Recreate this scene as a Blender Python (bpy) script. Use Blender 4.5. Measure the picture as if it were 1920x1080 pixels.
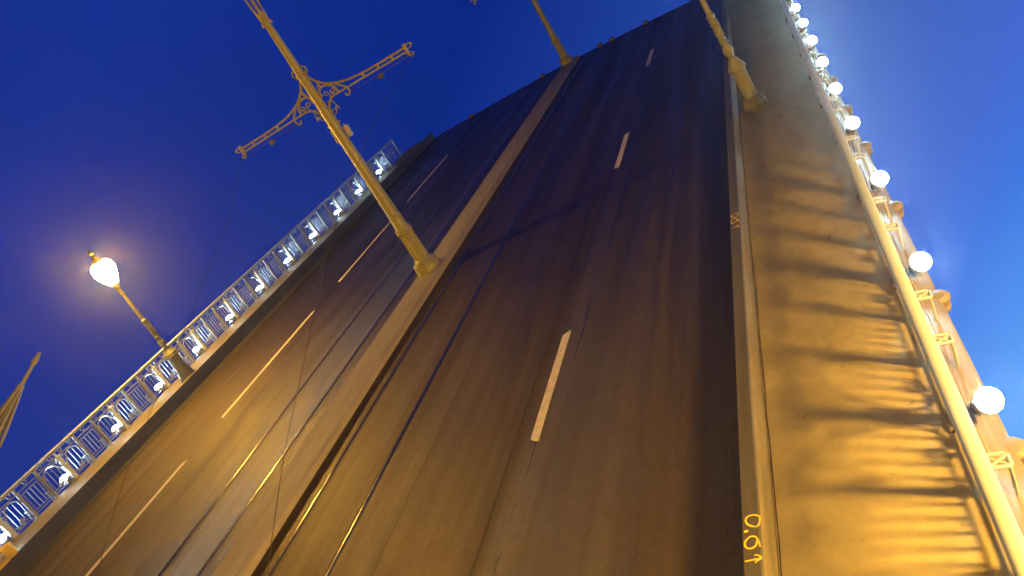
import bpy, bmesh, math, random
from mathutils import Vector, Matrix, Quaternion, noise as mnoise

random.seed(7)
PI = math.pi
scene = bpy.context.scene
for o in list(bpy.data.objects):
    bpy.data.objects.remove(o)
COL = scene.collection

# ---------------------------------------------------------------- frame of the raised leaf
ALPHA = math.radians(70.0)            # how far the bascule leaf is raised
H = 6.13                              # distance from the lens to the road surface of the leaf
ca, sa = math.cos(ALPHA), math.sin(ALPHA)
LEAF = Matrix(((1, 0, 0, 0), (0, ca, -sa, 0), (0, sa, ca, -0.5), (0, 0, 0, 1)))

# ---------------------------------------------------------------- camera
F_PX = 1500.0
vy = Vector((381.0, -833.0, F_PX)).normalized()            # leaf axis seen from the camera (x right, y down, z ahead)
up0 = Vector((0, -1, 0)); z0 = (up0 - vy * up0.dot(vy)).normalized(); x0 = vy.cross(z0)
phi = math.radians(-24.2)
vz = z0 * math.cos(phi) + x0 * math.sin(phi)
vx = vy.cross(vz)
R3 = Matrix((vx, vy, vz))                                   # camera axes -> leaf axes
L3 = LEAF.to_3x3()
right = L3 @ (R3 @ Vector((1, 0, 0))); upv = L3 @ (R3 @ Vector((0, -1, 0))); back = L3 @ (R3 @ Vector((0, 0, -1)))
cam_d = bpy.data.cameras.new("camera"); cam = bpy.data.objects.new("camera", cam_d); COL.objects.link(cam)
mw = Matrix((right, upv, back)).transposed().to_4x4(); mw.translation = LEAF @ Vector((0, 0, H))
cam.matrix_world = mw
cam_d.sensor_width = 36.0; cam_d.lens = F_PX / 1920 * 36.0
cam_d.clip_start = 0.05; cam_d.clip_end = 6000
scene.camera = cam

# ---------------------------------------------------------------- dusk sky
world = bpy.data.worlds.new("World"); scene.world = world; world.use_nodes = True
wn, wl = world.node_tree.nodes, world.node_tree.links
wn.clear()
w_out = wn.new("ShaderNodeOutputWorld"); w_bg = wn.new("ShaderNodeBackground"); w_tc = wn.new("ShaderNodeTexCoord")
w_dot = wn.new("ShaderNodeVectorMath"); w_dot.operation = 'DOT_PRODUCT'
w_dot.inputs[1].default_value = Vector((0.62, 0.74, -0.26)).normalized()      # the afterglow lies low on the right
w_map = wn.new("ShaderNodeMapRange"); w_map.inputs[1].default_value = -1.0; w_map.inputs[2].default_value = 0.8
w_ramp = wn.new("ShaderNodeValToRGB")
SKY = [(0.0, (0.001, 0.002, 0.012)), (0.12, (0.002, 0.006, 0.05)), (0.2, (0.0055, 0.026, 0.262)), (0.27, (0.0060, 0.030, 0.285)), (0.34, (0.0040, 0.024, 0.245)),
       (0.46, (0.0018, 0.019, 0.218)), (0.58, (0.012, 0.050, 0.34)), (0.69, (0.038, 0.105, 0.48)), (0.766, (0.050, 0.135, 0.63)),
       (0.80, (0.040, 0.170, 0.74)), (0.86, (0.10, 0.36, 0.95)), (1.0, (0.2, 0.45, 1.0))]
el = w_ramp.color_ramp.elements
while len(el) > 1: el.remove(el[-1])
el[0].position = SKY[0][0]; el[0].color = (*SKY[0][1], 1)
for p, c in SKY[1:]:
    e = el.new(p); e.color = (*c, 1)
wl.new(w_tc.outputs["Generated"], w_dot.inputs[0]); wl.new(w_dot.outputs["Value"], w_map.inputs[0])
wl.new(w_map.outputs[0], w_ramp.inputs[0]); wl.new(w_ramp.outputs[0], w_bg.inputs[0])
w_bg.inputs[1].default_value = 1.0
wl.new(w_bg.outputs[0], w_out.inputs[0])

# ---------------------------------------------------------------- exposure
scene.view_settings.view_transform = 'Standard'
scene.view_settings.look = 'None'
scene.view_settings.exposure = 0.0
scene.view_settings.gamma = 1.0
scene.view_settings.use_curve_mapping = False
scene.render.engine = 'CYCLES'
scene.cycles.use_denoising = True
scene.cycles.max_bounces = 5
scene.cycles.diffuse_bounces = 3
scene.cycles.glossy_bounces = 3
scene.cycles.sample_clamp_indirect = 4.0
scene.cycles.sample_clamp_direct = 0.0

LANTERN_GLOW = 1050.0        # the leaf lantern
PIER_GLOW_R = 1600.0
PIER_GLOW_B = 600.0         # lantern right of the camera on the pier
PIER_GLOW_L = 850.0
FILL_FAR = 220.0  # added fill lamps behind the camera, far and near side
FILL_NEAR = 1250.0
LED_GLOW = 850.0
LED_NEAR = 1900.0

# ---------------------------------------------------------------- materials
def new_mat(name):
    m = bpy.data.materials.new(name); m.use_nodes = True
    return m, m.node_tree.nodes, m.node_tree.links, m.node_tree.nodes["Principled BSDF"]

def coords(n, l, scale, kind="Object"):
    tc = n.new("ShaderNodeTexCoord"); mp = n.new("ShaderNodeMapping")
    mp.inputs["Scale"].default_value = scale
    l.new(tc.outputs[kind], mp.inputs[0])
    return mp.outputs[0]

def noise(n, l, vec, scale, detail=4, rough=0.55):
    t = n.new("ShaderNodeTexNoise"); t.inputs["Scale"].default_value = scale
    t.inputs["Detail"].default_value = detail; t.inputs["Roughness"].default_value = rough
    l.new(vec, t.inputs["Vector"]); return t.outputs["Fac"]

def ramp(n, l, fac, stops):
    r = n.new("ShaderNodeValToRGB"); e = r.color_ramp.elements
    while len(e) > 1: e.remove(e[-1])
    def c4(c): return (c, c, c, 1) if isinstance(c, (int, float)) else (*c, 1)
    e[0].position = stops[0][0]; e[0].color = c4(stops[0][1])
    for p, c in stops[1:]:
        q = e.new(p); q.color = c4(c)
    l.new(fac, r.inputs[0]); return r.outputs[0]

def mixc(n, l, fac, a, b, mode='MIX'):
    m = n.new("ShaderNodeMix"); m.data_type = 'RGBA'; m.blend_type = mode
    def put(s, v):
        if hasattr(v, "is_linked"): l.new(v, s)
        elif isinstance(v, (int, float)): s.default_value = v
        else: s.default_value = (*v, 1)
    put(m.inputs[0], fac); put(m.inputs[6], a); put(m.inputs[7], b)
    return m.outputs[2]

def math_n(n, l, op, a, b):
    m = n.new("ShaderNodeMath"); m.operation = op
    for s, v in zip(m.inputs, (a, b)):
        if hasattr(v, "is_linked"): l.new(v, s)
        else: s.default_value = v
    return m.outputs[0]

def bump(n, l, bsdf, h, strength, dist=0.01):
    b = n.new("ShaderNodeBump"); b.inputs["Strength"].default_value = strength; b.inputs["Distance"].default_value = dist
    l.new(h, b.inputs["Height"]); l.new(b.outputs[0], bsdf.inputs["Normal"])

def mat_asphalt():
    m, n, l, b = new_mat("asphalt")
    tracks = noise(n, l, coords(n, l, (1.1, 0.045, 1)), 1.0, 3, 0.5)       # worn wheel tracks along the road
    fine_t = noise(n, l, coords(n, l, (5.0, 0.10, 1)), 1.0, 4, 0.6)
    patch = noise(n, l, coords(n, l, (0.35, 0.22, 1)), 1.0, 5, 0.6)
    grain = noise(n, l, coords(n, l, (1, 1, 1)), 42, 5, 0.75)
    v = n.new("ShaderNodeTexVoronoi"); v.inputs["Scale"].default_value = 55
    l.new(coords(n, l, (1, 1, 1)), v.inputs["Vector"])
    c1 = ramp(n, l, tracks, [(0.36, (0.011, 0.0084, 0.0046)), (0.5, (0.026, 0.020, 0.011)), (0.64, (0.045, 0.0345, 0.019))])
    c2 = mixc(n, l, 0.5, c1, ramp(n, l, fine_t, [(0.35, 0.45), (0.65, 1.35)]), 'MULTIPLY')
    c3 = mixc(n, l, 0.55, c2, ramp(n, l, patch, [(0.3, 0.6), (0.7, 1.3)]), 'MULTIPLY')
    coarse = noise(n, l, coords(n, l, (1, 0.7, 1)), 8, 8, 0.8)
    c3 = mixc(n, l, 0.6, c3, ramp(n, l, coarse, [(0.38, 0.3), (0.62, 1.8)]), 'MULTIPLY')
    c4 = mixc(n, l, 0.8, c3, ramp(n, l, grain, [(0.35, 0.3), (0.65, 1.7)]), 'MULTIPLY')
    speck = ramp(n, l, v.outputs["Distance"], [(0.0, 1.0), (0.07, 0.0)])
    c5 = mixc(n, l, math_n(n, l, 'MULTIPLY', speck, 0.35), c4, (0.22, 0.2, 0.17))
    l.new(c5, b.inputs["Base Color"])
    rr = mixc(n, l, 0.5, ramp(n, l, tracks, [(0.38, 0.54), (0.62, 0.25)]), ramp(n, l, fine_t, [(0.35, 0.27), (0.65, 0.56)]))
    l.new(rr, b.inputs["Roughness"]); b.inputs["Specular IOR Level"].default_value = 0.6; b.inputs["Specular Tint"].default_value = (1.0, 0.66, 0.32, 1)
    hh = math_n(n, l, 'ADD', math_n(n, l, 'ADD', grain, coarse), math_n(n, l, 'MULTIPLY', v.outputs["Distance"], 0.5))
    bump(n, l, b, hh, 0.9, 0.026)
    return m

def mat_pavement():
    m, n, l, b = new_mat("pavement_asphalt")
    big = noise(n, l, coords(n, l, (0.9, 0.35, 1)), 1.3, 5, 0.6)
    mid = noise(n, l, coords(n, l, (1, 1, 1)), 5.0, 5, 0.65)
    spots = noise(n, l, coords(n, l, (1.0, 0.8, 1)), 4.5, 2, 0.5)
    grain = noise(n, l, coords(n, l, (1, 1, 1)), 70, 4, 0.7)
    c = ramp(n, l, big, [(0.3, (0.22, 0.185, 0.100)), (0.55, (0.29, 0.245, 0.132)), (0.75, (0.33, 0.28, 0.152))])
    c = mixc(n, l, 0.5, c, ramp(n, l, mid, [(0.3, 0.78), (0.7, 1.2)]), 'MULTIPLY')
    c = mixc(n, l, 0.5, c, ramp(n, l, grain, [(0.3, 0.7), (0.7, 1.3)]), 'MULTIPLY')
    st = ramp(n, l, spots, [(0.71, 0.0), (0.77, 0.6)])
    c = mixc(n, l, st, c, (0.09, 0.075, 0.05))
    l.new(c, b.inputs["Base Color"])
    b.inputs["Roughness"].default_value = 0.8; b.inputs["Specular IOR Level"].default_value = 0.25
    bump(n, l, b, grain, 0.35, 0.008)
    return m

def mat_stone(name, lo, hi, rough=0.75, streak=(3, 0.4, 1), sp=0.3):
    m, n, l, b = new_mat(name)
    a = noise(n, l, coords(n, l, streak), 1.6, 5, 0.65)
    g = noise(n, l, coords(n, l, (1, 1, 1)), 45, 4, 0.7)
    c = ramp(n, l, a, [(0.3, lo), (0.7, hi)])
    c = mixc(n, l, 0.5, c, ramp(n, l, g, [(0.3, 0.65), (0.7, 1.35)]), 'MULTIPLY')
    l.new(c, b.inputs["Base Color"]); b.inputs["Roughness"].default_value = rough
    b.inputs["Specular IOR Level"].default_value = sp
    bump(n, l, b, g, 0.25, 0.006)
    return m

def mat_paint(name, col, rough=0.45, wear=0.5, dirt=(0.10, 0.09, 0.06)):
    m, n, l, b = new_mat(name)
    a = noise(n, l, coords(n, l, (3, 3, 1.2)), 2.2, 6, 0.65)
    g = noise(n, l, coords(n, l, (1, 1, 1)), 14, 5, 0.7)
    c = mixc(n, l, ramp(n, l, a, [(0.45, 0.0), (0.8, wear)]), col, tuple(0.55 * x for x in col))
    c = mixc(n, l, ramp(n, l, g, [(0.62, 0.0), (0.72, wear)]), c, dirt)
    l.new(c, b.inputs["Base Color"])
    l.new(ramp(n, l, a, [(0.3, rough - 0.08), (0.7, rough + 0.18)]), b.inputs["Roughness"])
    bump(n, l, b, g, 0.12, 0.004)
    return m

def mat_plain(name, col, rough=0.5, metal=0.0):
    m, n, l, b = new_mat(name)
    g = noise(n, l, coords(n, l, (1, 1, 1)), 30, 3, 0.6)
    c = mixc(n, l, ramp(n, l, g, [(0.3, 0.0), (0.8, 0.5)]), col, tuple(0.6 * x for x in col))
    l.new(c, b.inputs["Base Color"]); b.inputs["Roughness"].default_value = rough; b.inputs["Metallic"].default_value = metal
    return m

def mat_line():
    m, n, l, b = new_mat("road_paint")
    g = noise(n, l, coords(n, l, (6, 2, 1)), 3.0, 5, 0.7)
    c = ramp(n, l, g, [(0.3, (0.30, 0.27, 0.22)), (0.5, (0.52, 0.48, 0.40)), (0.7, (0.60, 0.56, 0.48))])
    l.new(c, b.inputs["Base Color"]); b.inputs["Roughness"].default_value = 0.6
    return m

def mat_glow(name, col, strength):
    m, n, l, b = new_mat(name)
    b.inputs["Base Color"].default_value = (0.8, 0.8, 0.8, 1)
    b.inputs["Emission Color"].default_value = (*col, 1); b.inputs["Emission Strength"].default_value = strength
    b.inputs["Roughness"].default_value = 0.3
    return m

SODIUM = (1.0, 0.54, 0.075)
ASPHALT = mat_asphalt()
PAVE = mat_pavement()
CONCRETE = mat_stone("median_concrete", (0.22, 0.19, 0.14), (0.34, 0.295, 0.215), 0.7, (2.2, 0.25, 1), 0.15)
KERB = mat_stone("kerb_steel", (0.050, 0.046, 0.040), (0.085, 0.078, 0.066), 0.55, (5, 0.3, 1), 0.4)
GIRDER = mat_stone("girder_paint", (0.13, 0.105, 0.068), (0.20, 0.165, 0.105), 0.6, (2, 0.6, 2))
POLE = mat_paint("pole_paint", (0.235, 0.215, 0.115), 0.42, 0.6)
LAMP_PAINT = mat_paint("lamp_paint", (0.13, 0.125, 0.062), 0.5, 0.6)
RAIL_PAINT = mat_paint("railing_paint", (0.17, 0.185, 0.20), 0.4, 0.35)
HANDRAIL = mat_paint("handrail_paint", (0.31, 0.37, 0.40), 0.42, 0.25)
PILASTER = mat_paint("pilaster_paint", (0.33, 0.37, 0.38), 0.4, 0.2)
STEEL = mat_plain("rail_steel", (0.20, 0.175, 0.15), 0.24, 1.0)
DARK = mat_plain("dark_gap", (0.012, 0.011, 0.010), 0.7)
KERB_F = mat_stone("kerb_face_lit_tint", (0.11, 0.095, 0.050), (0.19, 0.160, 0.085), 0.6, (8, 0.5, 8))  # paler than the kerb: lamplight on this face put into the colour
GUTTER = mat_stone("gutter_dark", (0.020, 0.018, 0.016), (0.036, 0.032, 0.028), 0.8, (4, 0.3, 1), 0.2)
LINE = mat_line()
CHALK = mat_plain("chalk_yellow", (0.66, 0.55, 0.06), 0.8)
PALE = mat_plain("chalk_pale", (0.45, 0.43, 0.40), 0.8)
IRON = mat_plain("dark_iron", (0.10, 0.09, 0.075), 0.5, 0.3)
CERAMIC = mat_plain("insulator_ceramic", (0.10, 0.055, 0.035), 0.25)
WIRE = mat_plain("wire_black", (0.035, 0.03, 0.025), 0.6, 0.3)
YELLOW = mat_paint("yellow_paint", (0.62, 0.44, 0.06), 0.45, 0.4)
PLATE = mat_paint("plate_paint", (0.42, 0.37, 0.24), 0.5, 0.4)
LIT = mat_glow("lit_lantern_glass", SODIUM, LANTERN_GLOW)
LIT_R = mat_glow("lit_pier_lantern_right", SODIUM, PIER_GLOW_R)
LIT_L = mat_glow("lit_pier_lantern_left", SODIUM, PIER_GLOW_L)
LIT_B = mat_glow("lit_pier_lantern_behind", SODIUM, PIER_GLOW_B)
LIT_S = mat_glow("fill_lantern_far", SODIUM, FILL_FAR)
LIT_N = mat_glow("fill_lantern_near", SODIUM, FILL_NEAR)
LENS_N = mat_glow("led_lens_near", (0.62, 0.91, 1.0), LED_NEAR)
LENS = mat_glow("led_lens", (0.66, 0.93, 1.0), LED_GLOW)
UNLIT = mat_plain("unlit_glass", (0.5, 0.5, 0.5), 0.2)

# ---------------------------------------------------------------- mesh helpers
class MB:
    def __init__(self): self.v, self.f = [], []
    def add(self, vs, fs):
        k = len(self.v); self.v += [tuple(p) for p in vs]; self.f += [tuple(i + k for i in f) for f in fs]; return self
    def box(self, a, b):
        x0, y0, z0 = a; x1, y1, z1 = b
        return self.add([(x0, y0, z0), (x1, y0, z0), (x1, y1, z0), (x0, y1, z0), (x0, y0, z1), (x1, y0, z1), (x1, y1, z1), (x0, y1, z1)],
                        [(0, 3, 2, 1), (4, 5, 6, 7), (0, 1, 5, 4), (1, 2, 6, 5), (2, 3, 7, 6), (3, 0, 4, 7)])
    def cbox(self, a, b, c=0.01):                       # box with chamfered upright edges and top
        x0, y0, z0 = a; x1, y1, z1 = b
        def ring(x0, x1, y0, y1, z): return [(x0 + c, y0, z), (x1 - c, y0, z), (x1, y0 + c, z), (x1, y1 - c, z), (x1 - c, y1, z), (x0 + c, y1, z), (x0, y1 - c, z), (x0, y0 + c, z)]
        rs = [ring(x0, x1, y0, y1, z0), ring(x0, x1, y0, y1, z1 - c), ring(x0 + c, x1 - c, y0 + c, y1 - c, z1)]
        vs = sum(rs, []); fs = [tuple(reversed(range(8))), tuple(range(16, 24))]
        for r in range(2):
            for i in range(8):
                j = (i + 1) % 8; fs.append((r * 8 + i, r * 8 + j, r * 8 + 8 + j, r * 8 + 8 + i))
        return self.add(vs, fs)
    def lathe(self, prof, n=20, c=(0, 0, 0), flute=0.0, rot=0.0):
        vs, fs = [], []
        for r, z in prof:
            for i in range(n):
                a = 2 * PI * (i + rot) / n
                rr = r * (1 - flute * (i % 2))
                vs.append((c[0] + rr * math.cos(a), c[1] + rr * math.sin(a), c[2] + z))
        for k in range(len(prof) - 1):
            for i in range(n):
                j = (i + 1) % n; fs.append((k * n + i, k * n + j, (k + 1) * n + j, (k + 1) * n + i))
        fs.append(tuple(reversed(range(n)))); fs.append(tuple((len(prof) - 1) * n + i for i in range(n)))
        return self.add(vs, fs)
    def tube(self, pts, r, n=6, closed=False, flat=1.0):
        pts = [Vector(p) for p in pts]; m = len(pts); rs = r if isinstance(r, (list, tuple)) else [r] * m
        vs, fs = [], []; nrm = None
        for k in range(m):
            if closed: t = pts[(k + 1) % m] - pts[k - 1]
            else: t = pts[min(k + 1, m - 1)] - pts[max(k - 1, 0)]
            t.normalize()
            if nrm is None:
                ref = Vector((0, 0, 1)) if abs(t.z) < 0.9 else Vector((1, 0, 0))
                nrm = (ref - t * ref.dot(t)).normalized()
            else:
                nn = nrm - t * nrm.dot(t)
                if nn.length > 1e-6: nrm = nn.normalized()
            bi = t.cross(nrm)
            for i in range(n):
                a = 2 * PI * (i + 0.5) / n
                vs.append(pts[k] + nrm * math.cos(a) * rs[k] + bi * math.sin(a) * rs[k] * flat)
        for k in range(m if closed else m - 1):
            k2 = (k + 1) % m
            for i in range(n):
                j = (i + 1) % n; fs.append((k * n + i, k * n + j, k2 * n + j, k2 * n + i))
        if not closed:
            fs.append(tuple(reversed(range(n)))); fs.append(tuple((m - 1) * n + i for i in range(n)))
        return self.add(vs, fs)
    def band(self, pts, w, t, axis):                    # flat bar of width w in the plane of pts, thickness t along axis ('x' or 'y')
        ax = Vector((1, 0, 0)) if axis == 'x' else Vector((0, 1, 0))
        pts = [Vector(p) for p in pts]; m = len(pts); ws = w if isinstance(w, (list, tuple)) else [w] * m
        vs, fs = [], []
        for k in range(m):
            tt = (pts[min(k + 1, m - 1)] - pts[max(k - 1, 0)]).normalized(); s = tt.cross(ax).normalized()
            for du, dv in ((-1, -1), (1, -1), (1, 1), (-1, 1)):
                vs.append(pts[k] + s * du * ws[k] / 2 + ax * dv * t / 2)
        for k in range(m - 1):
            for i in range(4):
                j = (i + 1) % 4; fs.append((k * 4 + i, k * 4 + j, k * 4 + 4 + j, k * 4 + 4 + i))
        fs.append((3, 2, 1, 0)); b = (m - 1) * 4; fs.append((b, b + 1, b + 2, b + 3))
        return self.add(vs, fs)
    def prism(self, sec, y0, y1, ny=1):                 # section (x,z) swept along Y
        n = len(sec); vs = []; fs = []
        for k in range(ny + 1):
            y = y0 + (y1 - y0) * k / ny
            vs += [(x, y, z) for x, z in sec]
        for k in range(ny):
            for i in range(n):
                j = (i + 1) % n; fs.append((k * n + i, k * n + j, (k + 1) * n + j, (k + 1) * n + i))
        fs.append(tuple(reversed(range(n)))); fs.append(tuple(ny * n + i for i in range(n)))
        return self.add(vs, fs)
    def mesh(self, name, mat, smooth=35):
        me = bpy.data.meshes.new(name); me.from_pydata(self.v, [], self.f)
        bm = bmesh.new(); bm.from_mesh(me); bmesh.ops.recalc_face_normals(bm, faces=bm.faces); bm.to_mesh(me); bm.free()
        if smooth:
            me.polygons.foreach_set("use_smooth", [True] * len(me.polygons))
            me.set_sharp_from_angle(angle=math.radians(smooth))
        me.materials.append(mat); me.update()
        return me
    def build(self, name, mat, parent=None, smooth=35, loc=None, rot=None):
        return put(name, self.mesh(name, mat, smooth), parent, loc, rot)

def put(name, me, parent=None, loc=None, rot=None):
    o = bpy.data.objects.new(name, me); COL.objects.link(o)
    if parent is not None: o.parent = parent
    if loc is not None: o.location = loc
    if rot is not None: o.rotation_euler = rot
    return o

def smooth_path(pts, sub=5):
    P = [Vector(p) for p in pts]; out = []
    for k in range(len(P) - 1):
        a, b, c, d = P[max(k - 1, 0)], P[k], P[k + 1], P[min(k + 2, len(P) - 1)]
        for i in range(sub):
            t = i / sub
            out.append(0.5 * ((2 * b) + (c - a) * t + (2 * a - 5 * b + 4 * c - d) * t * t + (3 * b - a - 3 * c + d) * t ** 3))
    out.append(P[-1]); return out

def tag(o, label=None, cat=None, group=None, kind=None):
    if label: o["label"] = label
    if cat: o["category"] = cat
    if group: o["group"] = group
    if kind: o["kind"] = kind
    return o

def leaf_at(x, y, z, lean=0.0, turn=0.0):               # pose of a thing standing on the leaf
    return LEAF @ Matrix.Translation((x, y, z)) @ Matrix.Rotation(lean, 4, 'Y') @ Matrix.Rotation(turn, 4, 'Z')

def thing(name, M, label, cat, group=None):
    o = bpy.data.objects.new(name, None); COL.objects.link(o); o.matrix_world = M
    o.empty_display_size = 0.2
    return tag(o, label, cat, group)

def structure(name, mb, mat, smooth=35, M=LEAF):
    o = mb.build(name, mat, None, smooth); o.matrix_world = M
    o["kind"] = "structure"; return o

def copy_tree(o, parent=None):
    c = o.copy(); COL.objects.link(c)
    if parent is not None: c.parent = parent
    for ch in list(o.children): copy_tree(ch, c)
    return c

# ---------------------------------------------------------------- the raised leaf: road, median, kerbs, pavements
Y0 = 2.0
TIP = [(-21.95, 47.75), (-17.0, 48.35), (-12.4, 48.6), (-8.0, 47.5), (-4.0, 46.1), (-2.2, 45.6)]
def tip_y(x):
    for (xa, ya), (xb, yb) in zip(TIP, TIP[1:]):
        if xa <= x <= xb: return ya + (yb - ya) * (x - xa) / (xb - xa)
    return TIP[0][1] if x < TIP[0][0] else TIP[-1][1]

def road_mesh():
    mb = MB(); xs = [-21.95 + i * (19.75 / 40) for i in range(41)]
    n = len(xs)
    vs = [(x, Y0, 0) for x in xs] + [(x, tip_y(x), 0) for x in xs] + [(x, tip_y(x), -0.9) for x in xs] + [(x, Y0, -0.9) for x in xs]
    fs = []
    for r in range(3):
        for i in range(n - 1): fs.append((r * n + i, r * n + i + 1, (r + 1) * n + i + 1, (r + 1) * n + i))
    return mb.add(vs, fs)
road = structure("road", road_mesh(), ASPHALT)
tag(road, "dark asphalt carriageway of the raised bridge leaf", "road")

def strip(mb, x0, x1, y0, y1, z):
    return mb.add([(x0, y0, z), (x1, y0, z), (x1, y1, z), (x0, y1, z)], [(0, 1, 2, 3)])

def worn_strip(mb, x0, x1, y0, y1, z, seed):            # painted dash with slightly ragged ends
    rnd = random.Random(seed); k = 5
    xs = [x0 + (x1 - x0) * i / k for i in range(k + 1)]
    vs = [(x, y0 + rnd.uniform(-0.02, 0.03) - 0.02 * i, z) for i, x in enumerate(xs)] + [(x, y1 + rnd.uniform(-0.03, 0.02) + 0.015 * i, z) for i, x in enumerate(xs)]
    return mb.add(vs, [(i, i + 1, k + 2 + i, k + 1 + i) for i in range(k)])

DASH_W = 0.175
for i, (xc, ya, yb) in enumerate([(-5.785, 9.75, 12.95), (-5.80, 22.2, 25.4), (-5.82, 34.8, 37.95),
                                  (-17.84, 8.2, 14.15), (-17.86, 16.15, 22.25), (-17.86, 24.5, 30.4), (-17.90, 32.5, 38.9)]):
    w = DASH_W if xc > -10 else 0.17
    worn_strip(MB(), xc - w / 2, xc + w / 2, ya, yb, 0.004, i).build("lane_line", LINE, road, 0)

# tram rails: a rounded steel head beside a dark groove, let into the asphalt
for i, x in enumerate((-14.53, -13.04, -10.75, -9.2)):
    y1 = tip_y(x) - 0.05
    sec = [(x - 0.036, -0.02), (x - 0.036, 0.002), (x - 0.024, 0.010), (x - 0.008, 0.0135), (x + 0.008, 0.0135), (x + 0.024, 0.010), (x + 0.036, 0.002), (x + 0.036, -0.02)]
    r = MB().prism(sec, Y0, y1, 4).build("tram_rail", STEEL, road, 60)
    side = 1 if i % 2 == 0 else -1                       # groove on the gauge side
    gx = x + side * 0.065
    strip(MB(), gx - 0.020, gx + 0.020, Y0, y1, 0.003).build("rail_groove", DARK, r, 0)
    gx = x - side * 0.055
    strip(MB(), gx - 0.009, gx + 0.009, Y0, y1, 0.003).build("rail_joint", DARK, r, 0)

def wavy_seam(x, w, y0, y1, z, seed, amp=0.01, step=0.35):
    mb = MB(); vs = []; n = int((y1 - y0) / step)
    for k in range(n + 1):
        y = y0 + (y1 - y0) * k / n
        d = amp * mnoise.noise(Vector((seed * 7.3, y * 1.7, 0))) * 2; ww = w * (0.75 + 0.5 * mnoise.noise(Vector((y * 2.3, seed, 5))))
        vs += [(x + d - ww / 2, y, z), (x + d + ww / 2, y, z)]
    return mb.add(vs, [(2 * k, 2 * k + 1, 2 * k + 3, 2 * k + 2) for k in range(n)])
wavy_seam(-6.18, 0.03, Y0, 45.5, 0.0035, 1).build("seam", DARK, road, 0)
wavy_seam(-8.15, 0.02, Y0, 45.5, 0.0035, 2).build("seam", DARK, road, 0)
# darker gutters along the kerbs
for x0, x1 in ((-21.93, -21.35),):
    mb = MB(); n = 120; vs = []
    inner_left = x0 > -10
    for k in range(n + 1):
        y = Y0 + (45.2 - Y0) * k / n; d = 0.10 * mnoise.noise(Vector((x0, y * 0.5, 1)))
        vs += [(x0 + (d if inner_left else 0), y, 0.0028), (x1 + (0 if inner_left else d), y, 0.0028)]
    mb.add(vs, [(2 * k, 2 * k + 1, 2 * k + 3, 2 * k + 2) for k in range(n)]).build("gutter_strip", GUTTER, road, 0)

# little steel lugs on the free end of the leaf
for x in (-19.2, -14.0, -9.9, -9.1, -6.9):
    y = tip_y(x)
    MB().cbox((x - 0.16, y - 0.25, 0.0), (x + 0.16, y + 0.10, 0.13), 0.03).build("end_lug", IRON, road)

# median
med_sec = [(-12.27, -0.01), (-12.27, 0.13), (-12.22, 0.17), (-11.37, 0.17), (-11.30, 0.13), (-11.30, -0.01)]
median = structure("median_strip", MB().prism(med_sec, Y0, 47.9, 24), CONCRETE, 20)
tag(median, "pale raised concrete strip between the two tram tracks", "median")

# kerbs: tall steel guard kerbs
kr_sec = [(-2.27, -0.01), (-2.27, 0.435), (-2.255, 0.45), (-2.095, 0.45), (-2.075, 0.435), (-1.985, 0.29), (-1.985, -0.01)]
kerb_r = structure("kerb", MB().prism(kr_sec, Y0, 45.3, 30), KERB, 25)
tag(kerb_r, "tall dark kerb with yellow chalk figures beside the broad pavement", "kerb")
kl_sec = [(-22.15, -0.01), (-22.15, 0.29), (-22.06, 0.435), (-22.04, 0.45), (-21.93, 0.45), (-21.91, 0.435), (-21.91, -0.01)]
KERB_P = mat_stone("far_pavement", (0.12, 0.10, 0.06), (0.18, 0.15, 0.09), 0.8)
KERB_L = mat_stone("kerb_painted", (0.14, 0.12, 0.075), (0.20, 0.17, 0.105), 0.6, (5, 0.3, 1))
kerb_l = structure("kerb", MB().prism(kl_sec, Y0, 47.4, 30), KERB, 25)
tag(kerb_l, "far kerb below the railing with the lit street lamp", "kerb")
strip(MB(), -22.04, -21.932, Y0, 47.4, 0.4535).build("kerb_top", KERB_L, kerb_l, 0)

MB().add([(-2.0735, Y0, 0.436), (-2.0735, 45.2, 0.436), (-1.9825, 45.2, 0.30), (-1.9825, Y0, 0.30)], [(0, 1, 2, 3)]).build("kerb_lit_face", KERB_F, kerb_r, 0)  # lighter strip, lamplight painted on the kerb's pavement side
# chalk figures on the kerb: two measurements and a pair of strokes
def ribbon(mb, pts, w, z):
    P = smooth_path([(x, y, z) for x, y in pts], 5); vs = []
    for k in range(len(P)):
        t = (P[min(k + 1, len(P) - 1)] - P[max(k - 1, 0)]); t.z = 0; t.normalize(); s = Vector((-t.y, t.x, 0))
        ww = w * (0.85 + 0.4 * mnoise.noise(P[k] * 23.0))
        vs += [P[k] - s * ww / 2, P[k] + s * ww / 2]
    return mb.add(vs, [(2 * k, 2 * k + 1, 2 * k + 3, 2 * k + 2) for k in range(len(P) - 1)])
CZ = 0.453
T0 = [(-2.132, 6.384), (-2.071, 6.335), (-2.078, 6.253), (-2.098, 6.214), (-2.139, 6.221), (-2.199, 6.267), (-2.223, 6.331), (-2.195, 6.377), (-2.132, 6.384)]
TD = [(-2.243, 6.18), (-2.20, 6.18)]
T6 = [(-2.092, 5.942), (-2.107, 6.025), (-2.125, 6.076), (-2.185, 6.095), (-2.238, 6.039), (-2.235, 5.98), (-2.191, 5.941), (-2.13, 5.961), (-2.107, 6.028)]
T6 = [(-2.082, 5.932), (-2.10, 6.01), (-2.125, 6.076), (-2.185, 6.095), (-2.238, 6.039), (-2.235, 5.98), (-2.191, 5.941), (-2.13, 5.961), (-2.112, 6.035)]
TA = [(-2.25, 5.795), (-2.18, 5.792), (-2.082, 5.787)]
TH = [(-2.15, 5.844), (-2.115, 5.834), (-2.082, 5.787), (-2.11, 5.775), (-2.149, 5.751)]
def squeeze(pts): return [(-2.245 + (x + 2.245) * 0.97, y) for x, y in pts]
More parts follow.
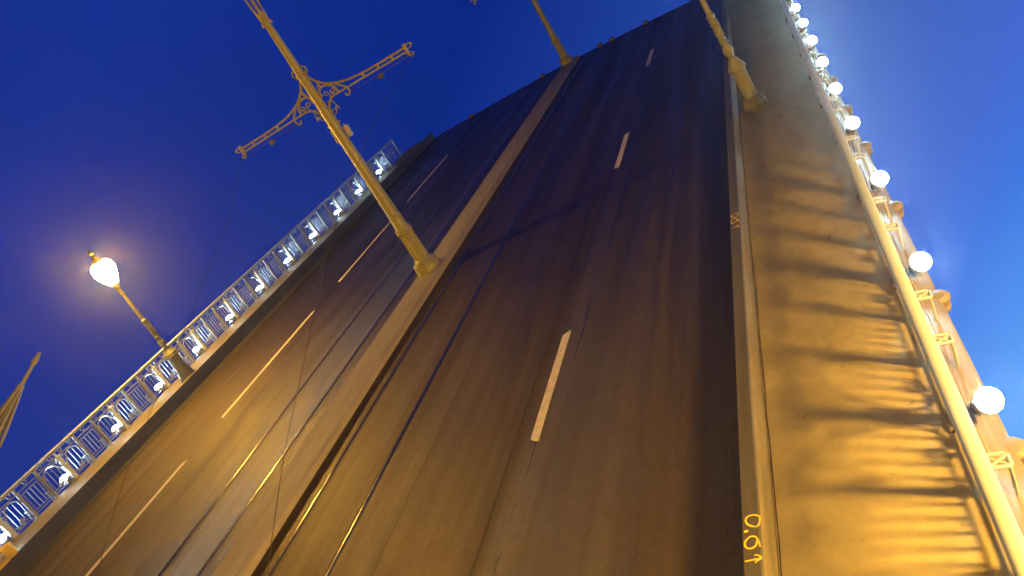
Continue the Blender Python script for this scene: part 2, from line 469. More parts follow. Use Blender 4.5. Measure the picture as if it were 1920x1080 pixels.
for nm, pts, w in (("chalk_digit", T0, 0.024), ("chalk_dot", TD, 0.03), ("chalk_digit", T6, 0.024)):
    ribbon(MB(), squeeze(pts), w, CZ).build(nm, CHALK, kerb_r, 0)
mb = MB(); ribbon(mb, TA, 0.024, CZ); ribbon(mb, TH, 0.022, CZ + 0.0006); mb.build("chalk_arrow", CHALK, kerb_r, 0)
S0 = [(-2.10, 14.13), (-2.13, 14.17), (-2.189, 14.188), (-2.235, 14.109), (-2.18, 14.0), (-2.12, 14.02), (-2.10, 14.13)]
S6 = [(-2.10, 13.74), (-2.12, 13.869), (-2.183, 13.956), (-2.240, 13.86), (-2.22, 13.77), (-2.16, 13.79), (-2.13, 13.871)]
ribbon(MB(), S0, 0.026, CZ).build("chalk_digit", CHALK, kerb_r, 0)
ribbon(MB(), S6, 0.026, CZ).build("chalk_digit", CHALK, kerb_r, 0)
mb = MB(); ribbon(mb, [(-2.23, 13.57), (-2.16, 13.57), (-2.10, 13.56)], 0.024, CZ); ribbon(mb, [(-2.15, 13.62), (-2.10, 13.56), (-2.14, 13.51)], 0.022, CZ + 0.0006)
mb.build("chalk_arrow", CHALK, kerb_r, 0)
for yy in (21.6, 21.85, 24.9, 27.0):
    ribbon(MB(), [(-2.23, yy), (-2.16, yy + 0.05), (-2.11, yy + 0.06)], 0.03, CZ).build("chalk_stroke", PALE, kerb_r, 0)

# pavements
pv_r = structure("pavement", MB().prism([(-1.985, 0.0), (-1.985, 0.29), (-1.975, 0.30), (-0.10, 0.30), (-0.10, 0.0)], Y0, 45.0, 40), PAVE, 20)
tag(pv_r, "broad sandy pavement between chalked kerb and near railing", "pavement")
wavy_seam(-1.955, 0.016, Y0, 12.5, 0.3035, 9, 0.006, 0.08).build("crack", DARK, pv_r, 0)
wavy_seam(-1.965, 0.010, 12.5, 44, 0.3035, 10, 0.006, 0.2).build("crack", DARK, pv_r, 0)
pv_l = structure("pavement", MB().prism([(-23.5, 0.0), (-23.5, 0.30), (-22.16, 0.30), (-22.15, 0.29), (-22.15, 0.0)], Y0, 47.0, 40), KERB_P, 20)
tag(pv_l, "narrow far pavement under the railing with the lit lamp", "pavement")

# leaf body: edge girders with cornices and brackets
PR = [4.1, 7.1, 10.05, 13.0, 15.95, 18.45, 20.9, 23.4, 25.9, 28.45, 31.0, 33.6, 36.2, 38.9, 41.7]      # pilasters, near railing
PL = [10.4, 12.9, 15.4, 17.88, 20.28, 22.75, 25.2, 27.75, 30.42, 33.2, 36.2, 39.15, 42.4]              # pilasters, far railing
leaf = thing("bascule_leaf", LEAF, "raised bascule bridge leaf tilted steeply up against the blue dusk sky", "bridge")
def edge_sec(s):                                         # s=+1 near edge, -1 far edge (x measured outwards from the railing line)
    return [(-0.08, -0.9), (-0.08, 0.296), (0.10, 0.296), (0.115, 0.28), (0.12, 0.245), (0.17, 0.235), (0.20, 0.20), (0.235, 0.19), (0.30, 0.165), (0.325, 0.13), (0.325, 0.05), (0.27, -0.02), (0.24, -0.9)]
MB().prism([(-0.02 + x, z) for x, z in edge_sec(1)], Y0, 45.0, 30).build("edge_girder", GIRDER, leaf, 25)
MB().prism([(-23.58 - x, z) for x, z in edge_sec(1)], Y0, 47.0, 30).build("edge_girder", GIRDER, leaf, 25)
MB().box((-23.4, Y0 + 0.1, -1.9), (-0.2, 44.5, -0.905)).build("underside", GIRDER, leaf, 0)
def bracket_mesh():
    mb = MB()
    prof = [(0.02, 0.0), (0.10, 0.02), (0.13, 0.07), (0.12, 0.12), (0.15, 0.17), (0.16, 0.22), (0.12, 0.27), (0.03, 0.29)]
    mb.lathe(prof, 14)
    return mb.mesh("cornice_bracket", GIRDER)
BRM = bracket_mesh()
for y in PR[:-1]:
    put("cornice_bracket", BRM, leaf, (0.27, y - 0.34, -0.10))
for y in PL:
    put("cornice_bracket", BRM, leaf, (-23.87, y - 0.32, -0.06))

# leaf ends beside the road, stepped at the free end
MB().box((-23.45, 46.99, -0.9), (-21.95, 47.3, 0.16)).build("end_block", GIRDER, leaf)

# ---------------------------------------------------------------- railings
BAY = 0.83
def arc(cx, cz, r, a0, a1, n=10, x=0.0):
    return [(x, cx + r * math.cos(math.radians(a0 + (a1 - a0) * i / n)), cz + r * math.sin(math.radians(a0 + (a1 - a0) * i / n))) for i in range(n + 1)]
def spiral(cx, cz, r0, r1, a0, turns, n=26, x=0.0):
    out = []
    for i in range(n + 1):
        t = i / n; a = math.radians(a0) + turns * 2 * PI * t; r = r0 + (r1 - r0) * t
        out.append((x, cx + r * math.cos(a), cz + r * math.sin(a)))
    return out
BR = 0.0165
def rails_mesh():
    mb = MB()
    for z, h in ((0.105, 0.028), (0.185, 0.022), (0.915, 0.03)):
        mb.box((-0.016, 0, z - h / 2), (0.016, BAY, z + h / 2))
    return mb
def ring(mb, y, z, r=0.062, x=0.0):
    return mb.tube(arc(y, z, r, 0, 342, 16, x), BR, 6, True)
def plain_panel():
    mb = MB()
    mb.box((-0.014, 0.10, 0.795), (0.014, BAY - 0.10, 0.817))
    for k in range(5):
        y = 0.14 + (BAY - 0.28) * k / 4
        mb.tube([(0, y, 0.18), (0, y, 0.80)], BR, 6)
    for y in (0.06, BAY - 0.06):
        mb.tube([(0, y, 0.10), (0, y, 0.915)], BR, 6)
    ring(mb, BAY * 0.5, 1.03); 
    return mb
def scroll_panel():                                     # post at y=0, pilaster at y=BAY
    mb = MB()
    for k in range(4):
        y = 0.12 + 0.155 * k; top = 0.80 if k < 2 else 0.86
        mb.tube([(0, y, 0.18), (0, y, top)], BR, 6)
    big = smooth_path([(0, 0.06, 0.62), (0, 0.10, 0.74), (0, 0.24, 0.85), (0, 0.42, 0.87), (0, 0.58, 0.77), (0, 0.68, 0.58), (0, 0.72, 0.40), (0, 0.69, 0.24), (0, 0.60, 0.155), (0, 0.47, 0.145)], 4)
    mb.tube(big, [0.015 + 0.009 * math.sin(PI * i / (len(big) - 1)) for i in range(len(big))], 6)
    mb.tube(spiral(0.40, 0.245, 0.10, 0.018, -75, -1.6, 30), 0.015, 6)
    mb.tube(spiral(0.075, 0.70, 0.055, 0.012, 20, -1.3, 16), BR, 6)
    mb.tube(spiral(0.70, 0.84, 0.075, 0.012, -40, 1.4, 20), 0.014, 6)
    mb.tube(smooth_path([(0, 0.62, 0.66), (0, 0.70, 0.70), (0, 0.76, 0.78)], 4), 0.016, 6)
    ring(mb, 0.20, 1.03); ring(mb, 0.60, 1.03, 0.055)
    mb.tube(arc(0.70, 1.0, 0.05, 100, 300, 10), BR, 6)
    return mb
def mirror_y(mb):
    m = MB(); m.add([(x, BAY - y, z) for x, y, z in mb.v], mb.f); return m
def post_mesh():                                        # channel post, open to the river side
    mb = MB()
    mb.box((-0.045, -0.032, 0.0), (-0.030, 0.032, 1.12))
    mb.box((-0.030, -0.032, 0.0), (0.03, -0.022, 1.12)); mb.box((-0.030, 0.022, 0.0), (0.03, 0.032, 1.12))
    mb.cbox((-0.065, -0.07, 0.0), (0.075, 0.07, 0.05), 0.01)
    mb.cbox((-0.05, -0.05, 1.06), (0.05, 0.05, 1.12), 0.01)
    return mb
def stay_mesh():                                        # square strap behind each post, river side
    mb = MB()
    sq = [(0.055, -0.085, 0.34), (0.20, -0.085, 0.31), (0.225, -0.06, 0.30), (0.225, 0.06, 0.30), (0.20, 0.085, 0.31), (0.055, 0.085, 0.34)]
    mb.tube(sq, 0.017, 8)
    mb.tube([(0.06, -0.06, 0.33), (0.21, 0.06, 0.30)], 0.012, 6); mb.tube([(0.06, 0.06, 0.33), (0.21, -0.06, 0.30)], 0.012, 6)
    mb.tube([(0.21, -0.04, 0.30), (0.20, -0.04, 0.10), (0.18, -0.04, -0.05)], 0.014, 6); mb.tube([(0.21, 0.04, 0.30), (0.20, 0.04, 0.10), (0.18, 0.04, -0.05)], 0.014, 6)
    return mb
def pilaster_mesh():
    mb = MB()
    mb.cbox((-0.06, -0.075, 0.04), (0.06, 0.075, 0.56), 0.012)
    mb.cbox((-0.075, -0.09, 0.56), (0.075, 0.09, 0.60), 0.012)
    mb.cbox((-0.055, -0.06, 0.60), (0.055, 0.06, 0.90), 0.012)
    mb.cbox((-0.07, -0.08, 0.90), (0.07, 0.08, 0.94), 0.012)
    mb.cbox((-0.03, -0.03, 0.94), (0.03, 0.03, 1.13), 0.008)
    return mb
def pil_base_mesh():
    mb = MB(); mb.cbox((-0.14, -0.13, 0.0), (0.12, 0.13, 0.05), 0.015); mb.cbox((-0.10, -0.10, 0.05), (0.10, 0.10, 0.085), 0.015)
    return mb
M_PLAIN = plain_panel().mesh("bar_panel", RAIL_PAINT); M_SCR = scroll_panel().mesh("scroll_panel", RAIL_PAINT)
M_SCRM = mirror_y(scroll_panel()).mesh("scroll_panel", RAIL_PAINT)
M_RAILS = rails_mesh().mesh("rails", RAIL_PAINT, 0)
M_POST = post_mesh().mesh("post", RAIL_PAINT, 0); M_STAY = stay_mesh().mesh("stay", PILASTER)
M_PIL = pilaster_mesh().mesh("pilaster", PILASTER, 30); M_PILB = pil_base_mesh().mesh("pilaster_base", GIRDER, 30)

def railing(name, x, P, y_end, turn, label, skip=()):
    """P = pilaster positions; every pilaster has a scroll bay each side, then a bar bay between posts."""
    root = thing(name, LEAF @ Matrix.Translation((x, 0, 0.30)), label, "railing")
    sx = -1 if turn else 1
    hand = MB()
    sec = [(0.070 * math.cos(a) * 1.0, 1.155 + 0.036 * math.sin(a)) for a in [2 * PI * (i + 0.5) / 16 for i in range(16)]]
    hand.prism(sec, Y0, y_end, 40)
    h = hand.build("handrail", HANDRAIL, root, 50)
    MB().box((-0.03, Y0, 1.07), (0.03, y_end, 1.106)).build("handrail_bar", HANDRAIL, h, 0)
    MB().box((-0.018, Y0, 0.901), (0.018, y_end, 0.929)).build("middle_rail", RAIL_PAINT, root, 0)
    mb = MB(); mb.box((-0.015, Y0, 0.093), (0.015, y_end, 0.117)); mb.box((-0.013, Y0, 0.176), (0.013, y_end, 0.194))
    mb.build("bottom_rail", RAIL_PAINT, root, 0)
    for i, p in enumerate(P):
        b0 = ((p - P[i - 1]) if i else (P[1] - P[0])) / 3
        b1 = ((P[i + 1] - p) if i < len(P) - 1 else (P[-1] - P[-2])) / 3
        def add(nm, me, y, bay, flip=False):
            o = put(nm, me, root, (0, y, 0)); o.scale = (sx, bay / BAY, 1); return o
        add("scroll_panel", M_SCR, p - b0, b0)
        if p + b1 <= y_end: add("scroll_panel", M_SCRM, p, b1)
        if i < len(P) - 1: add("bar_panel", M_PLAIN, p + b1, b1)
        o = put("pilaster", M_PIL, root, (0, p, 0)); put("pilaster_base", M_PILB, o)
        for y in (p - b0, p + b1):
            if y > y_end: continue
            o = put("post", M_POST, root, (0, y, 0)); o.scale = (sx, 1, 1)
            put("stay", M_STAY, o)
    return root
rail_r = railing("railing", -0.02, PR, 44.6, False, "near iron railing with broad handrail and white floodlights along its river side")
rail_l = railing("railing", -23.58, PL, 45.45, True, "far iron railing with lit scroll panels rising behind the lit street lamp")
# end panel of the far railing
yb = PL[-1] + (PL[-1] - PL[-2]) / 3
mb = MB()
for k in range(5): mb.tube([(0, yb + 0.3 + 0.30 * k, 0.18), (0, yb + 0.3 + 0.30 * k, 0.86)], BR, 6)
mb.tube(spiral(yb + 0.6, 0.5, 0.26, 0.04, 0, 1.6, 30), 0.016, 6); mb.tube(spiral(yb + 1.35, 0.5, 0.26, 0.04, 180, -1.6, 30), 0.016, 6)
mb.build("end_panel", IRON, rail_l)
put("post", M_POST, rail_l, (0, 45.40, 0))

# ---------------------------------------------------------------- floodlights on the river side of the railings
def housing_mesh():
    mb = MB(); mb.lathe([(0.03, -0.17), (0.045, -0.16), (0.045, -0.12), (0.06, -0.10), (0.08, -0.05), (0.10, 0.0), (0.15, 0.015), (0.16, 0.03), (0.16, 0.075), (0.152, 0.075), (0.148, 0.03), (0.08, 0.028)], 18)
    mb.box((-0.03, -0.03, -0.22), (0.03, 0.03, -0.17))
    return mb
def lens_mesh():
    mb = MB(); mb.lathe([(0.09, 0.032), (0.140, 0.036), (0.143, 0.07), (0.130, 0.10), (0.10, 0.125), (0.06, 0.14), (0.02, 0.145)], 14)
    return mb
def yoke_mesh():
    mb = MB(); mb.tube([(-0.075, 0, -0.04), (-0.09, 0, -0.16), (-0.06, 0, -0.235), (0.06, 0, -0.235), (0.09, 0, -0.16), (0.075, 0, -0.04)], 0.014, 6)
    mb.cbox((-0.07, -0.07, -0.262), (0.07, 0.07, -0.238), 0.006)
    return mb
M_HOU = housing_mesh().mesh("housing", IRON); M_LENS = lens_mesh().mesh("lens", LENS)
def hood_mesh():
    mb = MB(); mb.lathe([(0.03, -0.17), (0.045, -0.16), (0.06, -0.10), (0.09, -0.05), (0.12, 0.0), (0.155, 0.02), (0.17, 0.04), (0.172, 0.165), (0.164, 0.165), (0.158, 0.05), (0.10, 0.03)], 20)
    mb.box((-0.03, -0.03, -0.22), (0.03, 0.03, -0.17))
    return mb
def near_lens_mesh():
    mb = MB(); mb.lathe([(0.10, 0.045), (0.154, 0.055), (0.150, 0.085), (0.12, 0.105), (0.07, 0.118), (0.02, 0.122)], 18)
    return mb
def shrink(mb, k):
    m = MB(); m.add([(x * k, y * k, z * k) for x, y, z in mb.v], mb.f); return m
M_HOOD = shrink(hood_mesh(), 0.76).mesh("hooded_housing", PILASTER); M_LENS_N = shrink(near_lens_mesh(), 0.76).mesh("lens_near", LENS_N)
M_YOKE = yoke_mesh().mesh("yoke", IRON)
ORD = ["nearest", "second", "third", "fourth", "fifth", "sixth", "seventh", "eighth", "ninth", "tenth", "eleventh", "twelfth", "thirteenth", "fourteenth", "fifteenth"]
flood = None
def place_flood(x, y, z, label, group, tilt, side=0.0, near=False):
    global flood
    M = LEAF @ Matrix.Translation((x, y, z)) @ Matrix.Rotation(side, 4, 'Y') @ Matrix.Rotation(tilt, 4, 'X')
    if flood is None:
        flood = thing("floodlight", M, label, "floodlight", group)
        put("yoke", M_YOKE, flood); h = put("housing", M_HOOD if near else M_HOU, flood); put("lens", M_LENS_N if near else M_LENS, h)
        return flood
    c = copy_tree(flood); c.matrix_world = M
    for ch in c.children_recursive:
        if ch.name.startswith("housing"): ch.data = M_HOOD if near else M_HOU
        if ch.name.startswith("lens"): ch.data = M_LENS_N if near else M_LENS
    c["label"] = label; c["group"] = group
    return c
for i, y in enumerate(PR[1:-2]):
    place_flood(0.235, y - 0.06, 0.50, "white floodlight outside the near railing, %s one counting up from the picture's bottom" % ORD[i], "floodlights along the near railing", math.radians(44), math.radians(22), True)
lampy = 20.1
for i, y in enumerate(PL):
    if y < 12: continue
    place_flood(-23.83, y - 0.12, 0.46, "white floodlight outside the far railing, %s one counting up from the picture's corner" % ORD[i - 1], "floodlights along the far railing", math.radians(8))

# ---------------------------------------------------------------- street lamps
def lamp(M, label, glass_mat, group, fat=1.0, gl=1.0):
    root = thing("street_lamp", M, label, "street lamp", group)
    pf = 0.31 if fat > 1.1 else 0.34 * fat
    MB().lathe([(pf, 0), (pf, 0.16), (0.9 * pf, 0.20), (0.84 * pf, 0.30), (0.19 * fat, 0.36), (0.185 * fat, 0.40)], 24 if fat > 1.1 else 8, rot=0.5).build("plinth", LAMP_PAINT, root, 25)
    if fat > 1.1:
        MB().lathe([(0.185 * fat, 0.40), (0.172 * fat, 0.48), (0.165 * fat, 0.95), (0.175 * fat, 1.0), (0.22 * fat, 1.03), (0.225 * fat, 1.09), (0.20 * fat, 1.12), (0.21 * fat, 1.17), (0.15 * fat, 1.24), (0.09, 1.38), (0.07, 1.42)], 24).build("pedestal", LAMP_PAINT, root, 40)
    else:
        p = MB().lathe([(0.185, 0.40), (0.170, 0.46), (0.178, 1.04), (0.185, 1.08), (0.225, 1.10), (0.235, 1.16), (0.22, 1.2), (0.17, 1.28), (0.13, 1.38), (0.08, 1.44), (0.075, 1.47)], 8, rot=0.5).build("pedestal", LAMP_PAINT, root, 25)
        for k in range(8):
            a = 2 * PI * (k + 1) / 8
            m = MB(); m.cbox((-0.045, -0.006, 0.55), (0.045, 0.006, 0.98), 0.004); m.build("panel", LAMP_PAINT, p, 0, (0.162 * math.cos(a), 0.162 * math.sin(a), 0), (0, 0, a + PI / 2))
    prof = [(0.075, 1.44), (0.085, 1.48), (0.125, 1.58), (0.135, 1.64), (0.12, 1.70), (0.075, 1.80), (0.075, 1.82), (0.115, 1.84), (0.115, 1.87), (0.085, 1.90), (0.09, 1.94), (0.105, 1.97), (0.08, 2.0)]
    MB().lathe(prof, 18).build("urn", LAMP_PAINT, root, 40)
    mb = MB(); mb.lathe([(0.08, 1.99), (0.088, 2.1), (0.085, 2.3), (0.08, 2.5), (0.085, 2.53), (0.105, 2.55), (0.105, 2.6), (0.07, 2.64)], 14)
    for k in range(26):                                    # cast leaves wrapped round the lower shaft
        a = k * 2.4; z = 2.04 + 0.018 * k
        mb.tube([(0.075 * math.cos(a), 0.075 * math.sin(a), z - 0.03), (0.105 * math.cos(a + 0.3), 0.105 * math.sin(a + 0.3), z + 0.02), (0.085 * math.cos(a + 0.7), 0.085 * math.sin(a + 0.7), z + 0.06)], [0.02, 0.018, 0.006], 5)
    mb.build("ornament", LAMP_PAINT, root, 40)
    MB().lathe([(0.07, 2.62), (0.068, 2.7), (0.058, 3.70), (0.075, 3.71), (0.075, 3.75), (0.06, 3.77), (0.065, 3.84), (0.075, 3.85), (0.075, 3.88), (0.06, 3.9)], 16).build("shaft", LAMP_PAINT, root, 40)
    lan = MB().lathe([(0.06, 3.88), (0.08, 3.95), (0.13, 4.06), (0.155, 4.08), (0.155, 4.12), (0.13, 4.13)], 16).build("lantern_base", LAMP_PAINT, root, 40)
    g = MB().lathe([(0.15 * gl, 4.16), (0.24 * gl, 4.32), (0.33 * gl, 4.50), (0.37 * gl, 4.66), (0.36 * gl, 4.80), (0.30 * gl, 4.92), (0.2 * gl, 4.985)], 20)
    glass = g.build("lantern_glass", glass_mat, root, 60)
    mb = MB()
    for k in range(6):
        a = 2 * PI * k / 6
        mb.tube([(gl * r * math.cos(a), gl * r * math.sin(a), z) for r, z in ((0.14, 4.12), (0.255, 4.32), (0.345, 4.50), (0.385, 4.66), (0.375, 4.80), (0.315, 4.92), (0.21, 5.0))], 0.010, 5)
    mb.build("lantern_frame", LAMP_PAINT, root)
    MB().lathe([(0.25, 4.985), (0.23, 5.02), (0.14, 5.08), (0.10, 5.16), (0.06, 5.20), (0.05, 5.26), (0.085, 5.29), (0.10, 5.34), (0.08, 5.39), (0.03, 5.43), (0.03, 5.47), (0.01, 5.52)], 16).build("lantern_cap", LAMP_PAINT, root, 40)
    return root
lamp(leaf_at(-22.28, 20.1, 0.30, math.radians(1.2)), "lit street lamp glowing orange on the far pavement in front of the railing", LIT, "street lamps on the bridge", 1.28)
lamp(leaf_at(-1.50, 20.5, 0.30, math.radians(-2.0)), "street lamp with octagonal pedestal on the broad near pavement, its head out of view", UNLIT, "street lamps on the bridge", 0.9)

# ---------------------------------------------------------------- contact poles with cross arms
ARM_UP = [(0.103, 6.59), (0.167, 6.417), (0.293, 6.24), (0.521, 6.064), (0.817, 5.935), (1.087, 5.862), (1.369, 5.818), (1.7, 5.79), (2.1, 5.775), (2.6, 5.77), (3.12, 5.77)]
ARM_LO = [(3.10, 5.655), (2.585, 5.66), (2.0, 5.67), (1.342, 5.68), (1.014, 5.68), (0.728, 5.685), (0.533, 5.68), (0.396, 5.65), (0.263, 5.56), (0.185, 5.439), (0.146, 5.259), (0.14, 5.054)]
def arm_mesh(s):
    mb = MB()
    def b(pts, w, t=0.03, y=0.0, sub=4):
        mb.band(smooth_path([(s * x, y, z) for x, z in pts], sub), w, t, 'y')
    b(ARM_UP, 0.055, 0.05); b(ARM_LO, 0.05, 0.046)
    b([(0.31, 6.23), (0.285, 6.14), (0.25, 6.04), (0.18, 5.95), (0.12, 5.90)], 0.075, 0.036)
    b([(0.17, 5.80), (0.19, 5.95), (0.24, 6.02), (0.334, 6.045), (0.51, 6.01), (0.64, 5.91), (0.695, 5.80), (0.70, 5.69)], 0.06, 0.034)
    b([(0.72, 5.95), (0.86, 5.83), (1.0, 5.69)], 0.055, 0.038)
    b([(0.40, 5.66), (0.405, 5.78), (0.39, 5.86), (0.33, 5.885), (0.28, 5.84), (0.31, 5.78), (0.345, 5.80)], 0.032, 0.026)
    b([(0.43, 5.68), (0.53, 5.72), (0.635, 5.80), (0.60, 5.855), (0.50, 5.835), (0.48, 5.77), (0.54, 5.765), (0.56, 5.80)], 0.032, 0.024)
    b([(1.0, 5.70), (1.01, 5.61), (0.99, 5.53), (0.92, 5.49), (0.855, 5.525), (0.87, 5.58)], 0.042, 0.04)
    b([(0.20, 5.62), (0.314, 5.60), (0.36, 5.527), (0.38, 5.42), (0.26, 5.36), (0.17, 5.36)], 0.035, 0.024, 0.06)
    b([(0.16, 5.20), (0.28, 5.28), (0.38, 5.40), (0.42, 5.30)], 0.03, 0.022, 0.06)
    for x in (1.62, 2.14, 2.62): mb.cbox((min(s * (x - 0.035), s * (x + 0.035)), -0.02, 5.65), (max(s * (x - 0.035), s * (x + 0.035)), 0.02, 5.785), 0.004)
    mb.cbox((min(s * 3.05, s * 3.14), -0.035, 5.58), (max(s * 3.05, s * 3.14), 0.035, 5.87), 0.01)
    b([(3.12, 5.80), (3.24, 5.82), (3.31, 5.79), (3.28, 5.735), (3.18, 5.70)], 0.036, 0.034)
    b([(3.10, 5.60), (3.11, 5.53), (3.17, 5.50), (3.225, 5.54), (3.20, 5.59)], 0.045, 0.04)
    b([(0.10, 6.52), (0.21, 6.58), (0.24, 6.70), (0.17, 6.78), (0.09, 6.74)], 0.035, 0.06)
    return mb
def chain_mesh(s):
    mb = MB()
    mb.tube([(s * 0.9, 0, 5.55), (s * 1.5, 0, 5.535), (s * 2.1, 0, 5.525), (s * 2.7, 0, 5.535), (s * 3.15, 0, 5.55)], 0.007, 5)
    for x in list(1.0 + 0.085 * i for i in range(6)) + list(2.62 + 0.085 * i for i in range(6)):
        mb.lathe([(0.012, -0.016), (0.026, 0.0), (0.012, 0.016)], 8, (s * x, 0, 5.535))
    return mb
def clamp_mesh(s):
    mb = MB(); x = s * 2.06
    mb.cbox((x - 0.09, -0.04, 5.47), (x + 0.09, 0.04, 5.53), 0.01); mb.cbox((x - 0.03, -0.06, 5.40), (x + 0.03, 0.06, 5.55), 0.01)
    mb.tube([(x - 0.12, 0, 5.44), (x, 0, 5.42), (x + 0.12, 0, 5.46)], 0.02, 6)
    return mb
def base_door():
    mb = MB(); mb.lathe([(0.16, -0.02), (0.16, 0.02)], 6, (0, 0, 0)); return mb
SPEAR = [(0.03, 10.84), (0.050, 10.86), (0.053, 10.90), (0.047, 11.0), (0.034, 11.09), (0.010, 11.14)]
def contact_pole(M, label, group):
    root = thing("contact_pole", M, label, "tram wire pole", group)
    MB().lathe([(0.40, 0.0), (0.40, 0.14), (0.38, 0.17), (0.39, 0.22), (0.385, 0.27), (0.34, 0.32), (0.27, 0.37), (0.235, 0.45)], 28).build("base", POLE, root, 35)
    d = MB(); d.cbox((-0.11, -0.435, 0.02), (0.11, -0.36, 0.24), 0.02); d.cbox((-0.07, -0.40, 0.24), (0.07, -0.22, 0.36), 0.02); d.build("base_door", POLE, root, 0)
    MB().lathe([(0.245, 0.40), (0.238, 0.46), (0.225, 1.28), (0.23, 1.33)], 32, flute=0.10).build("fluted_sleeve", POLE, root, 12)
    MB().lathe([(0.23, 1.30), (0.265, 1.34), (0.27, 1.38), (0.24, 1.41), (0.265, 1.44), (0.26, 1.48), (0.215, 1.53), (0.205, 1.58), (0.19, 1.84), (0.205, 1.86), (0.208, 1.91), (0.188, 1.93)], 28).build("collar", POLE, root, 30)
    MB().lathe([(0.186, 1.92), (0.175, 2.4), (0.163, 3.6), (0.150, 4.9), (0.150, 5.46)], 28).build("lower_shaft", POLE, root, 40)
    MB().lathe([(0.152, 5.45), (0.147, 5.475), (0.138, 5.48), (0.128, 6.5), (0.110, 7.6), (0.100, 8.14)], 24).build("upper_shaft", POLE, root, 25)
    for z in (5.02, 6.60):
        m = MB(); m.lathe([(0.135 if z > 6 else 0.154, -0.045), (0.155 if z > 6 else 0.168, -0.04), (0.155 if z > 6 else 0.168, 0.04), (0.135 if z > 6 else 0.154, 0.045)], 20, (0, 0, z))
        for s in (-1, 1): m.cbox((s * 0.19 - 0.04, -0.03, z - 0.035), (s * 0.19 + 0.04, 0.03, z + 0.035), 0.006)
        m.build("clamp_band", POLE, root, 30)
    for s in (-1, 1):
        a = arm_mesh(s).build("cross_arm", POLE, root, 25)
        chain_mesh(s).build("insulator_string", CERAMIC, a); clamp_mesh(s).build("wire_clamp", IRON, a)
    for s, za, zb in ((1, 4.50, 4.84), (-1, 4.50, 4.90)):
        m = MB(); x = s * (0.235 if s > 0 else 0.205); m.cbox((min(x - 0.05, x + 0.05), 0.0, za), (max(x - 0.05, x + 0.05), 0.18, zb), 0.012)
        m.box((x - 0.012, 0.05, zb), (x + 0.012, 0.09, zb + 0.06)); m.build("switch_box", PLATE, root, 0)
    MB().lathe([(0.10, 8.10), (0.165, 8.11), (0.17, 8.15), (0.165, 8.20), (0.10, 8.21)], 20).build("top_collar", POLE, root, 40)
    mb = MB()
    for k in range(6):                                     # open cage of bowed strips
        a = 2 * PI * k / 6
        pr = [(0.10, 8.2), (0.115, 8.4), (0.14, 8.65), (0.16, 8.9), (0.168, 9.1), (0.15, 9.35), (0.105, 9.75), (0.065, 10.1), (0.04, 10.3)]
        mb.tube([(r * math.cos(a), r * math.sin(a), z) for r, z in pr], [0.027, 0.027, 0.027, 0.027, 0.027, 0.026, 0.024, 0.02, 0.016], 6)
    for k in range(6):
        a = 2 * PI * (k + 0.5) / 6
        mb.tube([(0.095 * math.cos(a), 0.095 * math.sin(a), 8.2), (0.11 * math.cos(a), 0.11 * math.sin(a), 8.36), (0.128 * math.cos(a - 0.35), 0.128 * math.sin(a - 0.35), 8.5)], 0.024, 6)
        mb.tube([(0.11 * math.cos(a), 0.11 * math.sin(a), 8.36), (0.128 * math.cos(a + 0.35), 0.128 * math.sin(a + 0.35), 8.5)], 0.024, 6)
    mb.lathe([(0.05, 8.2), (0.045, 8.6), (0.04, 10.25)], 10)
    mb.build("finial_cage", POLE, root, 40)
    MB().lathe([(0.05, 10.22), (0.065, 10.28), (0.06, 10.33), (0.042, 10.37), (0.036, 10.45), (0.032, 10.86)], 14).build("finial_neck", POLE, root, 30)
    MB().lathe(SPEAR, 14).build("finial_tip", POLE, root, 40)
    return root
cp = contact_pole(leaf_at(-11.88, 20.4, 0.17), "cream tram wire pole with scrolled cross arm on the median in mid picture", "tram wire poles")
cp2 = copy_tree(cp); cp2.matrix_world = leaf_at(-11.90, 47.1, 0.17); cp2["label"] = "cream tram wire pole on the median at the leaf's high free end"
cp3 = copy_tree(cp); cp3.matrix_world = Matrix.Translation((-13.72, -1.07, -0.35)) @ Matrix.Rotation(math.radians(-1.0), 4, 'Y'); cp3["label"] = "spear-tipped top of a tram wire pole standing left of the leaf"

# ---------------------------------------------------------------- slack overhead wires hanging from the cross arm
def hang(name, pts, label):
    P = smooth_path(pts, 6)
    o = MB().tube(P, 0.0065, 5).build(name, WIRE); o.matrix_world = LEAF
    return tag(o, label, "overhead wire", "slack tram wires hanging from the cross arm")
hang("overhead_wire", [(-15.15, 20.38, 5.70), (-15.18, 18.5, 4.66), (-15.2, 14.7, 3.18), (-15.2, 12.6, 2.40), (-15.2, 11.0, 1.79), (-15.2, 9.9, 1.30), (-15.2, 8.9, 0.75)], "thin slack wire hanging from the left end of the cross arm")
hang("overhead_wire", [(-8.62, 20.3, 5.70), (-8.6, 16.5, 5.0), (-8.6, 12.49, 3.865), (-8.6, 10.73, 3.155), (-8.6, 9.13, 2.48), (-8.6, 8.21, 2.08), (-8.6, 6.9, 1.40), (-8.6, 5.6, 0.75)], "thin slack wire hanging from the right end of the cross arm")

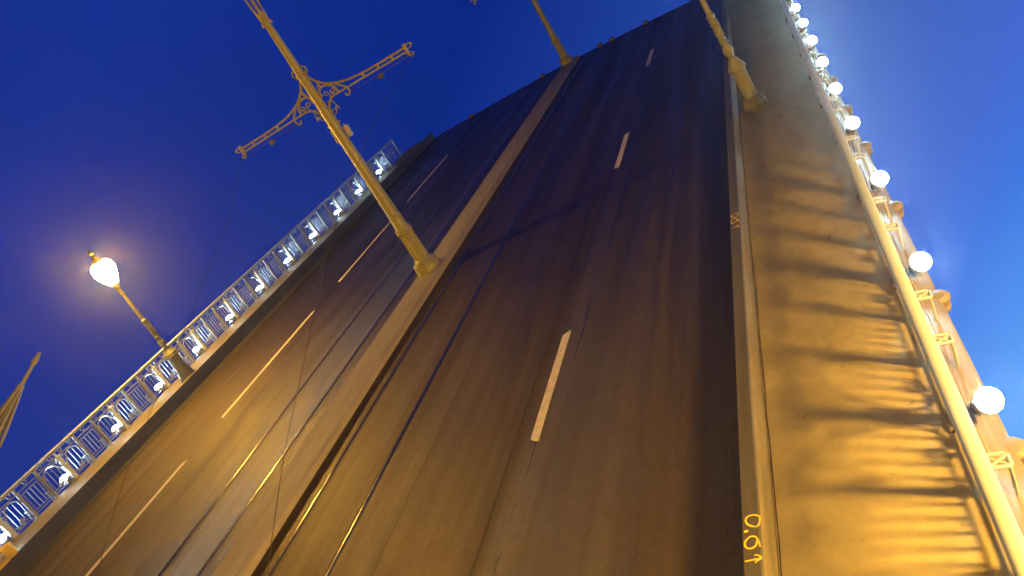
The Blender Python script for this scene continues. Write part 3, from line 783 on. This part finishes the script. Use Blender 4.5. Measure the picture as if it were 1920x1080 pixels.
# ---------------------------------------------------------------- barrier end at the lower left corner
bar = thing("barrier_boom", leaf_at(-22.1, 11.6, 0.45), "yellow and tan flat-barred barrier end lying on the far kerb in the corner", "barrier")
for k, (xo, zz) in enumerate(((-0.55, 0.14), (-0.30, 0.10), (-0.05, 0.05))):
    m = MB(); m.cbox((xo - 1.5, -1.2 + 0.0 * k, zz - 0.03), (xo + 0.02, -1.2 + 0.0 * k + 0.14, zz + 0.03), 0.01)
    MB().cbox((-1.9, -0.55 + 0.27 * k, 0.06), (0.05 - 0.14 * k, -0.36 + 0.27 * k, 0.13), 0.015).build("flat_bar", PLATE, bar)
MB().lathe([(0.13, 0.0), (0.15, 0.03), (0.15, 0.32), (0.13, 0.35)], 16, (0.13, 0.06, 0.0)).build("end_cap", YELLOW, bar)
MB().lathe([(0.17, 0.0), (0.19, 0.03), (0.19, 0.30), (0.16, 0.34)], 16, (0.10, -0.72, 0.0)).build("end_cap", YELLOW, bar)
MB().cbox((-0.1, -0.55, 0.0), (0.25, -0.10, 0.10), 0.02).build("hinge_block", YELLOW, bar)

# ---------------------------------------------------------------- fixed part of the bridge around the camera, river below
fixed = structure("fixed_road", MB().add([(-23, -160, 0), (-0.3, -160, 0), (-0.3, 0.0, 0), (-23, 0.0, 0), (-23, -160, -1.5), (-0.3, -160, -1.5), (-0.3, 0.0, -1.5), (-23, 0.0, -1.5)],
          [(0, 1, 2, 3), (3, 2, 6, 7), (0, 3, 7, 4), (1, 5, 6, 2), (4, 7, 6, 5), (0, 4, 5, 1)]), ASPHALT, 0, Matrix.Identity(4))
for x0, x1 in ((-30.5, -23.002), (-0.298, 7.0)):
    structure("pier_pavement", MB().prism([(x0, -9.0), (x0, 0.15), (x1, 0.15), (x1, -9.0)], -14, 0.0), PAVE, 0, Matrix.Identity(4))
WATER = mat_plain("river_water", (0.012, 0.016, 0.022), 0.12)
structure("river", MB().add([(-200, -200, -8), (200, -200, -8), (200, 200, -8), (-200, 200, -8)], [(0, 1, 2, 3)]), WATER, 0, Matrix.Identity(4))
lamp(Matrix.Translation((6.6, -4.6, 0.2)), "lit street lamp on the pier pavement, second one from the leaf", LIT_B, "street lamps on the bridge", 1.28)
lamp(Matrix.Translation((5.0, -2.73, 0.2)), "lit street lamp on the pier pavement beside the foot of the leaf", LIT_R, "street lamps on the bridge", 1.28, 1.5)
lamp(Matrix.Translation((-29.0, -2.73, 0.2)), "lit street lamp on the pier pavement behind the photographer, far side", LIT_L, "street lamps on the bridge", 1.28)

lamp(Matrix.Translation((-1.3, -24.0, 0.15)), "added fill lamp in street lamp form, unseen behind the camera, near side", LIT_N, "street lamps on the bridge", 1.28)  # added out of view to light the leaf from the front, soften shadows
lamp(Matrix.Translation((-22.2, -24.0, 0.15)), "added fill lamp in street lamp form, unseen behind the camera, far side", LIT_S, "street lamps on the bridge", 1.28)  # added out of view as weaker frontal fill

# ---------------------------------------------------------------- thin haze added so the lamps get halos, standing in for lens glare
HAZE = 0.00045
hm = bpy.data.materials.new("haze"); hm.use_nodes = True
hn, hl = hm.node_tree.nodes, hm.node_tree.links
hn.remove(hn["Principled BSDF"])
pv = hn.new("ShaderNodeVolumePrincipled"); pv.inputs["Color"].default_value = (0.9, 0.9, 0.9, 1); pv.inputs["Density"].default_value = HAZE; pv.inputs["Anisotropy"].default_value = 0.9
hl.new(pv.outputs[0], hn["Material Output"].inputs["Volume"])
hz = MB().box((-205, -205, -9.5), (205, 205, 62)).build("haze", hm, None, 0)
hz["kind"] = "stuff"
